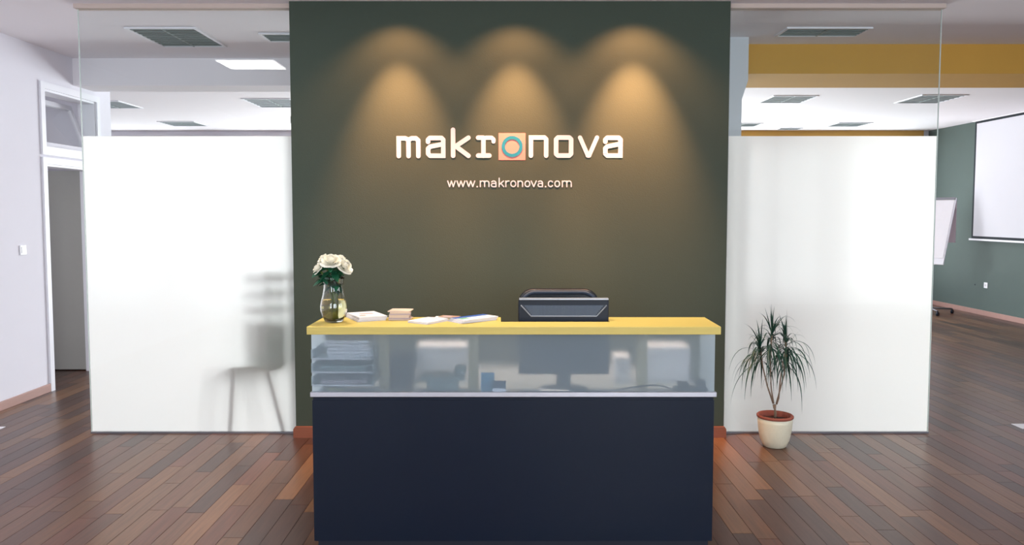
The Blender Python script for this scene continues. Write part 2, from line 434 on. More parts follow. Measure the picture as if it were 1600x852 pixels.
struct(bx('trim_6', 'skirting_dark', (-7.9, 0.0, YB - 0.03, YB, 2.985, 3.015)), 'thin brown rail high on the far wall, left', 'trim')
for a, b in ((-2.0, 0.0), (0.9, 2.9)):  # frames and panes of the added, unseen side windows
    bm = bmesh.new(); m_ = (a + b) / 2
    for c_, d_, e_, f_ in ((a, a + 0.05, 0.7, 2.6), (b - 0.05, b, 0.7, 2.6), (a + 0.05, b - 0.05, 0.7, 0.75), (a + 0.05, b - 0.05, 2.55, 2.6), (m_ - 0.025, m_ + 0.025, 0.75, 2.55)):
        box(bm, XR + 0.08, XR + 0.13, c_, d_, e_, f_)
    w_ = struct(obj('window_%d' % k, bm, 'white_trim'), 'white framed side window added out of view to light the left wall', 'window'); k += 1
    for c_, d_ in ((a + 0.05, m_ - 0.025), (m_ + 0.025, b - 0.05)): bx('pane', 'window_glass', (XR + 0.1, XR + 0.106, c_, d_, 0.75, 2.55), w_)
# green feature wall
bm = bmesh.new(); box(bm, -1.530, 1.572, YW, 5.80, 0, CZ)
struct(obj('wall_center', bm, 'green_wall'), 'dark olive green freestanding wall behind the reception desk', 'wall')
bm = bmesh.new()
prism(bm, [(-1.545, 0.0), (1.587, 0.0), (1.587, 0.062), (1.575, 0.080), (-1.533, 0.080), (-1.545, 0.062)], 'y', YW - 0.022, YW - 0.001)
struct(obj('baseboard_center', bm, 'skirting_dark'), 'reddish brown wooden skirting along the green wall', 'skirting')
# skirting, left and right walls
struct(bx('baseboard_left', 'skirting', (XL, XL + 0.016, YF, DY0 - 0.06, 0, 0.075), bev=0.003), 'pinkish brown skirting along the left wall', 'skirting')
struct(bx('baseboard_right', 'skirting', (XR - 0.016, XR, YF, YB, 0, 0.08), bev=0.003), 'pinkish brown skirting along the right wall', 'skirting')
# beams
struct(bx('trim_3', 'ceiling', (XL, -1.53, 7.47, 7.85, 2.85, CZ)), 'grey ceiling beam behind the left glass partition', 'ceiling beam')
struct(bx('trim_4', 'ochre', (2.046, XR, 6.86, 7.62, 2.853, CZ)), 'wide ochre painted ceiling beam at the right', 'ceiling beam')
bm = bmesh.new()
prism(bm, [(1.60, 0), (1.995, 0), (1.995, 2.59), (2.045, 2.75), (2.045, CZ), (1.60, CZ)], 'y', 6.59, 7.62)
struct(obj('trim_5', bm, 'column'), 'white column with flared top right of the green wall', 'column')

# ------------------------------------------------------------------ glass partitions
def partition(label, x0, x1):
    t = thing('glass_partition', label, 'glass partition', ((x0 + x1) / 2, YG, 0))
    c = (x0 + x1) / 2; a, b = x0 - c, x1 - c
    bx('glass_pane', 'clear_glass', (a + 0.004, b - 0.004, -0.005, 0.005, 0.012, CZ - 0.03), t)
    outer = a if abs(x0) > abs(x1) else b
    e = (a, a + 0.004) if outer == a else (b - 0.004, b)
    o = bx('glass_edge', 'glass_edge', (e[0], e[1], -0.005, 0.005, 0.012, CZ - 0.03), t); o['label'] = 'bright polished vertical glass edge'
    bm = bmesh.new(); vs = [bm.verts.new(v) for v in ((a + 0.004, 0.0065, 0.012), (b - 0.004, 0.0065, 0.012), (b - 0.004, 0.0065, 2.18), (a + 0.004, 0.0065, 2.18))]
    bm.faces.new(vs); o = obj('frosted_film', bm, 'frost', t); o['label'] = 'milky white frosted film up to door height'
    bx('floor_rail', 'steel_grey', (a, b, -0.012, 0.012, 0.0, 0.012), t)
    o = bx('ceiling_channel', 'beige_trim', (a - 0.01, b + (0.0 if outer == a else 0.01), -0.04, 0.04, CZ - 0.03, CZ), t)
    o['label'] = 'beige ceiling channel holding the pane'
partition('left glass partition, frosted below, with a chair silhouette behind it', -3.07, -1.545)
partition('right glass partition, frosted below, behind the potted plant', 1.600, 3.112)

# ------------------------------------------------------------------ ceiling lights
def lamp(label, x0, x1, y0, y1, lit=False, ns=6, group=None, house='louvre_dark'):
    cx_, cy_ = (x0 + x1) / 2, (y0 + y1) / 2; hx, hy = (x1 - x0) / 2, (y1 - y0) / 2
    t = thing('ceiling_light', label, 'ceiling light', (cx_, cy_, CZ), 0, group)
    bm = bmesh.new(); w = 0.022
    for d in ((-hx, hx, -hy, -hy + w), (-hx, hx, hy - w, hy), (-hx, -hx + w, -hy + w, hy - w), (hx - w, hx, -hy + w, hy - w)):
        box(bm, *d, -0.012, 0.0)
    obj('frame', bm, 'white_trim', t)
    if lit:
        bx('diffuser', 'lamp_lit', (-hx + w, hx - w, -hy + w, hy - w, -0.008, -0.002), t)
    else:
        bx('housing', house, (-hx + w, hx - w, -hy + w, hy - w, -0.004, -0.001), t)
        for i in range(ns):
            yy = -hy + w + (i + 0.5) * (2 * hy - 2 * w) / ns
            bx('louvre_slat', 'louvre', (-hx + w, hx - w, yy - 0.002, yy + 0.002, -0.011, -0.004), t)
        bx('divider', 'louvre', (-0.004, 0.004, -hy + w, hy - w, -0.0125, -0.004), t)
lamp('large unlit louvred ceiling light nearest, upper left', -3.06, -2.49, 6.235, 6.94, ns=9)
lamp('unlit ceiling light cut off by the green wall, upper left', -2.05, -1.45, 6.43, 6.735, ns=5)
lamp('unlit ceiling light behind left beam, next to the green wall', -3.44, -2.80, 10.03, 10.83, house='louvre_pale')
lamp('farthest unlit ceiling light low over the left frosted panel', -5.65, -5.05, 12.5, 13.13, house='louvre_pale')
lamp('unlit ceiling light cut off by the left wall corner', -5.75, -5.12, 10.23, 10.93, house='louvre_pale')
lamp('unlit ceiling light in front of the ochre beam, upper right', 2.24, 2.93, 6.24, 6.54, ns=5)
lamp('unlit ceiling light behind ochre beam near the white column', 3.36, 3.94, 9.79, 10.40, house='louvre_pale')
lamp('unlit ceiling light behind ochre beam crossing the glass edge', 5.20, 5.79, 9.72, 10.43, house='louvre_pale')
lamp('far unlit ceiling light half hidden by the white column', 3.62, 4.22, 12.72, 13.19, house='louvre_pale')
lamp('far unlit ceiling light midway over the right frosted panel', 5.42, 5.98, 12.64, 13.19, house='louvre_pale')
lamp('thin farthest ceiling light just above the ochre far band', 4.74, 5.14, 13.43, 13.68, house='louvre_pale')
lamp('lit white ceiling light reflected in the left glass', -2.84, -2.22, 3.20, 3.71, lit=True)

# ------------------------------------------------------------------ lettering
KX = 5.491 / 1200.0
def U2X(u): return (u / 7.1 + 600 - 792) * KX
def V2Z(v): return 2.227 - (v / 7.1 + 190 - 200) * 0.004515
DEP = [0.0]
def nd():
    DEP[0] = (DEP[0] + 0.00007) % 0.0021
    return 0.003 + DEP[0]
def stroke(bm, pts, w, caps=(True, True), y=YW):
    P = [Vector((U2X(u), V2Z(v))) for u, v in pts]; r = w / 2 / 7.1 * KX
    for i in range(len(P) - 1):
        a, b = P[i], P[i + 1]; n = Vector((-(b - a).y, (b - a).x)).normalized() * r
        prism(bm, [tuple(a + n), tuple(b + n), tuple(b - n), tuple(a - n)], 'y', y - nd(), y)
    for i, p in enumerate(P):
        if (i == 0 and not caps[0]) or (i == len(P) - 1 and not caps[1]): 
            prism(bm, [(p.x - r, p.y - r), (p.x + r, p.y - r), (p.x + r, p.y + r), (p.x - r, p.y + r)], 'y', y - nd(), y); continue
        prism(bm, [(p.x + r * math.cos(2 * PI * k / 16), p.y + r * math.sin(2 * PI * k / 16)) for k in range(16)], 'y', y - nd(), y)
logo = thing('wall_sign', 'large white makronova lettering with a teal ring on a peach square', 'sign', (0, YW, 2.1))
web = thing('wall_sign', 'thin white www.makronova.com web address below the large lettering', 'sign', (0, YW, 1.83))
def put(bm, name, m, par, lab=None):
    bmesh.ops.translate(bm, vec=-Vector(par.location), verts=bm.verts)
    o = obj(name, bm, m, par)
    if lab: o['label'] = lab
A_ = [[(496, 226), (496, 203), (516, 183), (643, 183), (663, 203), (663, 290)], [(663, 250), (518, 279), (496, 300), (496, 358), (518, 380), (663, 380)]]
def ashape(bm, dx, dy=0):
    stroke(bm, [(u + dx, v + dy) for u, v in A_[0]], 50); stroke(bm, [(u + dx, v + dy) for u, v in A_[1]], 50)
    stroke(bm, [(663 + dx, 250 + dy), (663 + dx, 380 + dy)], 50, (True, False))
bm = bmesh.new(); stroke(bm, [(172, 187), (172, 383)], 50, (False, True)); stroke(bm, [(172, 187), (245, 187), (280, 203), (280, 383)], 50)
stroke(bm, [(280, 203), (315, 187), (362, 187), (388, 210), (388, 383)], 50); put(bm, 'letter', 'logo_white', logo)
bm = bmesh.new(); ashape(bm, 0); put(bm, 'letter', 'logo_white', logo)
bm = bmesh.new(); stroke(bm, [(771, 93), (771, 380)], 50); stroke(bm, [(940, 180), (800, 274), (940, 380)], 50); put(bm, 'letter', 'logo_white', logo)
bm = bmesh.new(); stroke(bm, [(1047, 180), (1105, 180), (1105, 380)], 50); stroke(bm, [(1047, 378), (1170, 378)], 50)
stroke(bm, [(1105, 190), (1132, 180), (1195, 180), (1216, 200), (1216, 222)], 46); put(bm, 'letter', 'logo_white', logo)
bm = bmesh.new(); stroke(bm, [(1628, 178), (1628, 378)], 50, (False, True)); stroke(bm, [(1628, 178), (1776, 178), (1796, 198), (1796, 378)], 50); put(bm, 'letter', 'logo_white', logo)
bm = bmesh.new(); stroke(bm, [(1905, 198), (1925, 178), (2050, 178), (2070, 198), (2070, 358), (2050, 378), (1925, 378), (1905, 358), (1905, 198)], 50); put(bm, 'letter', 'logo_white', logo)
bm = bmesh.new(); stroke(bm, [(2168, 178), (2255, 376)], 46); stroke(bm, [(2255, 376), (2270, 376)], 50); stroke(bm, [(2355, 178), (2270, 376)], 46); put(bm, 'letter', 'logo_white', logo)
bm = bmesh.new(); ashape(bm, 1951, -2); put(bm, 'letter', 'logo_white', logo)
bm = bmesh.new(); prism(bm, [(U2X(1272), V2Z(128)), (U2X(1568), V2Z(128)), (U2X(1568), V2Z(427)), (U2X(1272), V2Z(427))], 'y', YW - 0.002, YW)
put(bm, 'peach_square', 'logo_peach', logo, 'peach square behind the ring')
bm = bmesh.new(); n = 48; c0 = (U2X(1421), V2Z(277)); ro, ri = 116 / 7.1 * KX, 79 / 7.1 * KX
ring = [[bm.verts.new((c0[0] + r * math.cos(2 * PI * k / n), yy, c0[1] + r * math.sin(2 * PI * k / n))) for k in range(n)] for r, yy in ((ro, YW - 0.006), (ri, YW - 0.006), (ri, YW - 0.0025), (ro, YW - 0.0025))]
for j in range(4):
    for k in range(n): bm.faces.new((ring[j][k], ring[j][(k + 1) % n], ring[(j + 1) % 4][(k + 1) % n], ring[(j + 1) % 4][k]))
put(bm, 'ring', 'logo_teal', logo, 'teal ring standing for the letter o')

sw = 12.5; T0, B0 = 661, 724
def arc(cx_, cy_, rx, ry, a0, a1, n=10): return [(cx_ + rx * math.cos(math.radians(a0 + (a1 - a0) * i / n)), cy_ + ry * math.sin(math.radians(a0 + (a1 - a0) * i / n))) for i in range(n + 1)]
def g_w(bm, a, b):
    q = (b - a) / 4; stroke(bm, [(a, T0), (a + q, B0), (a + 2 * q, T0), (a + 3 * q, B0), (b, T0)], sw)
def g_dot(bm, a, b): stroke(bm, [((a + b) / 2, B0), ((a + b) / 2 + .5, B0)], 17)
def g_n(bm, a, b):
    stroke(bm, [(a, T0), (a, B0)], sw); r = (b - a) / 2; stroke(bm, arc((a + b) / 2, T0 + r, r, r, 180, 360) + [(b, B0)], sw)
def g_m(bm, a, b): m_ = (a + b) / 2; g_n(bm, a, m_); g_n(bm, m_, b)
def g_o(bm, a, b):
    m_ = (T0 + B0) / 2; c = (a + b) / 2; r = (b - a) / 2
    stroke(bm, arc(c, T0 + r, r, r, 180, 360) + arc(c, B0 - r, r, r, 0, 180) + [(a, T0 + r)], sw)
def g_c(bm, a, b):
    c = (a + b) / 2; r = (b - a) / 2; stroke(bm, list(reversed(arc(c, T0 + r, r, r, 180, 330))) + list(reversed(arc(c, B0 - r, r, r, 30, 180))), sw)
def g_r(bm, a, b):
    stroke(bm, [(a, T0), (a, B0)], sw); r = (b - a); stroke(bm, arc(b, T0 + r, r, r, 180, 285), sw)
def g_a(bm, a, b):
    stroke(bm, [(b, B0), (b, T0 + 20)] + arc((a + b) / 2, T0 + 20, (b - a) / 2, 20, 0, -150), sw)
    stroke(bm, [(b, 688), (a + 18, 688)] + arc(a + 18, 706, 18, 18, -90, -270) + [(b, B0)], sw)
def g_k(bm, a, b): stroke(bm, [(a, 630), (a, B0)], sw); stroke(bm, [(b - 2, T0), (a, 702)], sw); stroke(bm, [(a + 20, 688), (b, B0)], sw)
def g_v(bm, a, b): stroke(bm, [(a, T0), ((a + b) / 2, B0), (b, T0)], sw)
for fn, a, b in ((g_w, 710, 792), (g_w, 812, 900), (g_w, 920, 1008), (g_dot, 1030, 1040), (g_m, 1070, 1165), (g_a, 1192, 1242), (g_k, 1278, 1328), (g_r, 1352, 1380), (g_o, 1408, 1460),
                 (g_n, 1486, 1536), (g_o, 1564, 1616), (g_v, 1632, 1688), (g_a, 1708, 1756), (g_dot, 1784, 1796), (g_c, 1822, 1870), (g_o, 1894, 1944), (g_m, 1976, 2074)):
    bm = bmesh.new(); fn(bm, a, b); put(bm, 'dot' if fn is g_dot else 'letter', 'logo_white', web)

# ------------------------------------------------------------------ reception desk
DX0, DX1, DF, DB = -0.925, 0.985, 3.60, 4.28
desk = thing('reception_desk', 'reception desk with navy front, frosted band and yellow wooden counter', 'reception desk', (0.03, 3.9, 0))
def dk(name, m, dims, bev=0.0, lab=None, par=None):
    x0, x1, y0, y1, z0, z1 = dims; p = desk if par is None else par
    o = bx(name, m, (x0 - 0.03, x1 - 0.03, y0 - 3.9, y1 - 3.9, z0, z1), p, bev)
    if lab: o['label'] = lab
    return o
dk('front_panel', 'navy', (DX0, DX1, DF, DF + 0.025, 0.05, 0.735), 0.002, 'plain navy blue front panel')
dk('header_strip', 'navy', (DX0 + 0.004, DX1 - 0.004, DF + 0.002, DF + 0.026, 0.735, 0.753))
dk('side_panel', 'navy', (DX0, DX0 + 0.025, DF + 0.025, DB, 0.05, 0.753))
dk('side_panel', 'navy', (DX1 - 0.025, DX1, DF + 0.025, DB, 0.05, 0.753))
dk('plinth', 'navy_edge', (DX0 + 0.015, DX1 - 0.015, DF + 0.02, DB - 0.02, 0.0, 0.05))
dk('worktop', 'worktop', (DX0 + 0.025, DX1 - 0.025, DF + 0.03, DB + 0.25, 0.715, 0.745), 0.002, 'grey lower worktop behind the frosted band')
dk('metal_rail', 'alu', (DX0 - 0.006, DX1 + 0.008, DF - 0.012, DF + 0.02, 0.753, 0.776), 0.002, 'brushed aluminium rail under the frosted band')
# counter slab with a notch cut for the monitor
bm = bmesh.new(); c = 0.03
poly = [(-0.938, 3.57), (1.003, 3.57), (1.012, 3.905), (0.506, 3.905), (0.506, 3.735), (-0.031, 3.735), (-0.031, 3.905), (-0.938, 3.905)]
prism(bm, [(x - 0.03, y - 3.9) for x, y in poly], 'z', 1.054, 1.091)
bmesh.ops.bevel(bm, geom=list(bm.edges), offset=0.0015, segments=1, affect='EDGES')
o = obj('counter_top', bm, 'yellow_wood', desk); o['label'] = 'yellow wooden counter top with a notch for the monitor'
fb = bmesh.new()
def fpl(pts):
    vs = [fb.verts.new((x - 0.03, y - 3.9, z)) for x, y, z in pts]; fb.faces.new(vs)
fpl([(DX0, DF + .004, .776), (DX1, DF + .004, .776), (DX1, DF + .004, 1.054), (DX0, DF + .004, 1.054)])
o = obj('frosted_panel', fb, 'desk_frost', desk); o['label'] = 'translucent frosted band between rail and counter'
fb = bmesh.new(); fpl([(DX1, DF + .004, .753), (DX1, DB - .35, .753), (DX1, DB - .35, 1.054), (DX1, DF + .004, 1.054)]); obj('frosted_panel', fb, 'desk_frost', desk)
fb = bmesh.new(); fpl([(DX0, DF + .004, .753), (DX0, DB - .35, .753), (DX0, DB - .35, 1.054), (DX0, DF + .004, 1.054)]); obj('frosted_panel', fb, 'desk_frost', desk)
for x in (-0.605, -0.165, 0.665):
    dk('support', 'pale_wood', (x - 0.025, x + 0.025, 3.76, 3.80, 0.745, 1.054))

# ------------------------------------------------------------------ things on the worktop behind the frosted band
W = 0.746
for i, (z, lab) in enumerate(((0.80, 'bottom clear letter tray behind the left end of the frosted band'), (0.863, 'middle clear letter tray of the stack of three'), (0.928, 'top clear letter tray, heaped with papers'))):
    t = thing('letter_tray', lab, 'letter tray', (-0.775, 3.752, z), 0, 'stacked letter trays')
    bm = bmesh.new(); box(bm, -0.155, 0.135, -0.13, 0.16, 0, 0.003); obj('base', bm, 'tray', t)
    bm = bmesh.new(); box(bm, -0.158, -0.155, -0.13, 0.16, 0, 0.045); box(bm, 0.135, 0.138, -0.13, 0.16, 0, 0.045); box(bm, -0.155, 0.135, 0.157, 0.16, 0, 0.045)
    obj('rim', bm, 'tray', t)
    bm = bmesh.new(); tube(bm, [(-0.150, -0.132, 0.010), (-0.145, -0.134, 0.003), (0.13, -0.134, 0.003)], 0.0045, 8); obj('front_lip', bm, 'paper', t)
    for sx in (-0.15, 0.13):
        bx('post', 'tray', (sx - 0.004, sx + 0.004, 0.145, 0.153, (-0.0645, -0.0595)[i > 0] if i else -0.0535, 0.0), t)
    if i < 2:
        bm = bmesh.new(); box(bm, -0.12, 0.10, -0.10, 0.14, 0.004, 0.022 + 0.008 * i, mt=Matrix.Rotation(0.05 * (1 - 2 * i), 4, 'Z'))
        tag(obj('paper_stack', bm, 'grey_plastic' if i else 'pinkish'), 'papers lying in the %s letter tray' % ('middle' if i else 'bottom'), 'paper').location = (-0.775, 3.752, z)
bm = bmesh.new()
for q in range(5):
    box(bm, -0.09, 0.12, -0.10, 0.14, 0.004 + q * 0.017, 0.018 + q * 0.017, mt=Matrix.Rotation(random.uniform(-.15, .15), 4, 'Z'))
tag(obj('paper_stack', bm, 'paper'), 'heap of white papers in the top letter tray', 'paper').location = (-0.775, 3.752, 0.928)
tag(bx('note_pad', 'yellow_pad', (-0.87, -0.79, 3.68, 3.78, W, W + 0.03), bev=0.002), 'small yellow pad under the letter trays', 'note pad')
# dark folder, box, cards
tag(bx('binder', 'black_plastic', (-0.60, -0.475, 3.86, 4.06, W, W + 0.16), bev=0.004), 'dark binder standing right of the letter trays', 'binder')
t = thing('storage_box', 'grey box with an overhanging lid behind the frosted band', 'box', (-0.31, 3.76, W))
bx('body', 'grey_plastic', (-0.08, 0.07, -0.06, 0.08, 0, 0.068), t, 0.004); bx('lid', 'grey_plastic', (-0.11, 0.10, -0.08, 0.10, 0.068, 0.086), t, 0.004)
tag(bx('tape_block', 'grey_plastic', (-0.255, -0.20, 3.72, 3.80, W + 0.0865, W + 0.13), bev=0.012), 'small rounded grey block on the lid of the grey box', 'block')
tag(bx('blur_block', 'paper', (-0.47, -0.21, 4.05, 4.22, W, 0.93), bev=0.003), 'white block added for the light blur behind the grey box', 'box')  # white block added for reflected light blurred by the frosted band
tag(bx('card', 'blue_card', (-0.125, -0.06, 3.66, 3.672, W, W + 0.11)), 'plain blue card standing behind the frosted band', 'card')
t = thing('card', 'small card, dark above and white below, near the frosted band', 'card', (-0.037, 3.612, W))
bx('lower_half', 'paper', (-0.032, 0.032, -0.005, 0.005, 0, 0.045), t); bx('upper_half', 'monitor_blue', (-0.032, 0.032, -0.005, 0.005, 0.045, 0.080), t)
tag(bx('blur_block', 'paper', (0.56, 0.64, 4.0, 4.16, W, 0.88), bev=0.003), 'small white block added for the light blur right of the monitor', 'box')  # this block and the next also stand in for light blurs
tag(bx('blur_block', 'paper', (0.72, 0.95, 4.02, 4.2, W, 0.93), bev=0.003), 'larger white block added for the light blur at the right end of the worktop', 'box')
tag(bx('paper_stack', 'paper', (0.16, 0.30, 3.64, 3.76, W, W + 0.02), bev=0.002), 'low white paper stack under the monitor', 'paper')
bm = bmesh.new(); tube(bm, [(0.22, 3.66, .752), (.34, 3.66, .752), (.50, 3.65, .770), (.60, 3.64, .790), (.70, 3.64, .800), (.76, 3.66, .790), (.79, 3.68, .775), (.806, 3.70, .765)], 0.0035, 8)
tag(obj('cable', bm, 'black_plastic'), 'dark cable arching over the worktop at the right', 'cable')
t = thing('socket_hub', 'dark multi-socket block at the right end of the worktop', 'socket block', (0.90, 3.70, W))
bx('body', 'black_plastic', (-0.09, 0.07, -0.04, 0.04, 0, 0.035), t, 0.006); bx('plug', 'black_plastic', (-0.07, -0.02, -0.03, 0.03, 0.035, 0.06), t, 0.006); bx('plug', 'black_plastic', (0.02, 0.06, -0.03, 0.03, 0.035, 0.07), t, 0.006)

# ------------------------------------------------------------------ monitor
mon = thing('monitor', 'black computer monitor seen from behind in the counter notch', 'monitor', (0.283, 3.82, W))
MZ = 0.078; MH = 0.372
bm = bmesh.new(); box(bm, -0.224, 0.224, -0.02, 0.02, MZ, MZ + MH, bev=0.004); obj('casing', bm, 'black_plastic', mon)
o = bx('top_edge', 'silver_plastic', (-0.222, 0.222, -0.026, 0.008, MZ + MH - 0.004, MZ + MH + 0.004), mon, 0.001); o['label'] = 'silver strip along the top edge'
bx('display', 'screen_black', (-0.205, 0.205, 0.0201, 0.0215, MZ + 0.03, MZ + MH - 0.02), mon)
# vent recess: trapezoid with vertical fins
vz1, vz0 = MZ + MH - 0.030, MZ + MH - 0.085
bm = bmesh.new(); prism(bm, [(-0.205, vz1), (0.205, vz1), (0.160, vz0), (-0.160, vz0)], 'y', -0.0225, -0.0202); rv = obj('vent', bm, 'dark_vent', mon)
bm = bmesh.new(); nf = 58
for i in range(nf):
    xx = -0.19 + 0.38 * i / (nf - 1); e = max(0, abs(xx) - 0.155) / 0.045
    box(bm, xx - 0.0016, xx + 0.0016, -0.0262, -0.0225, vz0 + 0.055 * min(1, e) + 0.002, vz1 - 0.002)
f = obj('vent_fins', bm, 'vent_fin', rv); f['kind'] = 'stuff'
bm = bmesh.new(); tube(bm, [(-0.213, -0.023, vz1), (-0.163, -0.025, vz0), (0.163, -0.025, vz0), (0.213, -0.023, vz1)], 0.0035, 8); obj('vent_ridge', bm, 'silver_plastic', mon)
bx('neck', 'black_plastic', (-0.035, 0.035, 0.0, 0.03, 0.01, MZ + 0.08), mon, 0.004)
bm = bmesh.new(); lathe(bm, [(0, 0), (0.12, 0), (0.12, 0.008), (0.04, 0.016), (0, 0.016)], 32); bmesh.ops.scale(bm, vec=(1, 0.8, 1), verts=bm.verts); obj('foot', bm, 'black_plastic', mon)

# ------------------------------------------------------------------ office chair
ch = thing('office_chair', 'black office chair with padded back behind the monitor', 'chair', (0.32, 4.75, 0), 0)
def rr(w, h, r, n=6, top=1.0):
    pts = []
    for cx_, cz_, a0 in ((w - r, h - r, 0), (-w + r, h - r, 90), (-w + r, -h + r, 180), (w - r, -h + r, 270)):
        for i in range(n + 1):
            a = math.radians(a0 + 90 * i / n); pts.append((cx_ + r * math.cos(a), cz_ + r * math.sin(a)))
    return pts
def shell(bm, prof, ys, zc, curve=0.05):
    loops = []
    for sc, yy in ys:
        loops.append([bm.verts.new((x * sc[0], yy + curve * (abs(x) / 0.25) ** 2, zc + z * sc[1])) for x, z in prof])
    n = len(prof)
    for i in range(len(loops) - 1):
        for k in range(n):
            f = bm.faces.new((loops[i][k], loops[i][(k + 1) % n], loops[i + 1][(k + 1) % n], loops[i + 1][k])); f.smooth = True
    bm.faces.new(loops[0]); bm.faces.new(list(reversed(loops[-1])))
P_ = rr(0.25, 0.29, 0.09)
bm = bmesh.new(); shell(bm, P_, [((0.97, 0.97), -0.012), ((1, 1), 0.0), ((1, 1), 0.035), ((0.97, 0.97), 0.05)], 0.865, -0.03); obj('backrest', bm, 'black_leather', ch)
bm = bmesh.new()
tube(bm, [(x * 0.93, -0.022 - 0.03 * (abs(x) * 0.93 / 0.25) ** 2, 0.865 + z * 0.93) for x, z in P_ + [P_[0]]], 0.013, 8, cap=False); obj('back_rim', bm, 'dark_vent', ch)
bx('seat', 'black_leather', (-0.25, 0.25, -0.42, 0.06, 0.44, 0.52), ch, 0.03)
bm = bmesh.new(); tube(bm, [(0, 0.07, 0.75), (0, 0.10, 0.55), (0, 0.02, 0.42), (0, -0.15, 0.42)], 0.02, 8); obj('back_bar', bm, 'black_plastic', ch)
bm = bmesh.new(); tube(bm, [(0, -0.17, 0.10), (0, -0.17, 0.44)], 0.028, 12); obj('gas_column', bm, 'chrome', ch)
for s in (-1, 1):
    bm = bmesh.new(); tube(bm, [(s * 0.25, -0.28, 0.46), (s * 0.29, -0.28, 0.50), (s * 0.29, -0.30, 0.66), (s * 0.29, -0.05, 0.68)], 0.014, 8); obj('armrest', bm, 'black_plastic', ch)
for k_ in range(5):
    a = 2 * PI * k_ / 5 + 0.3; bm = bmesh.new(); tube(bm, [(0, -0.17, 0.10), (0.28 * math.cos(a), -0.17 + 0.28 * math.sin(a), 0.07)], [0.025, 0.014], 8); lg = obj('leg', bm, 'black_plastic', ch)
    bm = bmesh.new(); tube(bm, [(0.28 * math.cos(a) - 0.02, -0.17 + 0.28 * math.sin(a), 0.03), (0.28 * math.cos(a) + 0.02, -0.17 + 0.28 * math.sin(a), 0.03)], 0.03, 14); obj('caster', bm, 'black_plastic', lg)

# ------------------------------------------------------------------ vase and roses
CT = 1.0912
VX, VY = -0.846, 3.735
vase = thing('vase', 'clear glass vase half full of water at the counter left end', 'vase', (VX, VY, CT))
outer = [(0.0, 0.0), (0.040, 0.0), (0.046, 0.006), (0.058, 0.030), (0.066, 0.058), (0.067, 0.078), (0.062, 0.105), (0.054, 0.135), (0.049, 0.165), (0.048, 0.188), (0.052, 0.210), (0.056, 0.222)]
inner = [(0.0535, 0.222), (0.0492, 0.210), (0.0452, 0.188), (0.0462, 0.165), (0.0512, 0.135), (0.0592, 0.105), (0.064, 0.078), (0.063, 0.058), (0.055, 0.031), (0.042, 0.012), (0.0, 0.010)]
sc_ = 0.98
bm = bmesh.new(); lathe(bm, [(r * sc_, z) for r, z in outer + inner], 56); obj('glass_body', bm, 'vase_glass', vase)
wz = [(0.0, 0.0105), (0.0415, 0.0128), (0.0545, 0.0315), (0.0626, 0.058), (0.0636, 0.078), (0.0590, 0.104), (0.0572, 0.112), (0.0, 0.112)]
bm = bmesh.new(); lathe(bm, [(r * sc_ * 0.995, z) for r, z in wz], 48); o = obj('water', bm, 'water', vase); o['label'] = 'yellowish water'

def leaf_blade(bm, base, direction, length, width, normal, droop=0.3, n=6):
    d = Vector(direction).normalized(); nn = Vector(normal).normalized(); s = d.cross(nn).normalized(); rows = []
    for i in range(n + 1):
        t = i / n; w = width * math.sin(PI * min(1, t * 0.93 + 0.04)) ** 0.8
        c_ = Vector(base) + d * length * t + Vector((0, 0, -1)) * droop * length * t * t
        rows.append([bm.verts.new(c_ + s * w * 0.5 + nn * w * 0.12), bm.verts.new(c_), bm.verts.new(c_ - s * w * 0.5 + nn * w * 0.12)])
    for i in range(n):
        for k in range(2):
            f = bm.faces.new((rows[i][k], rows[i][k + 1], rows[i + 1][k + 1], rows[i + 1][k])); f.smooth = True

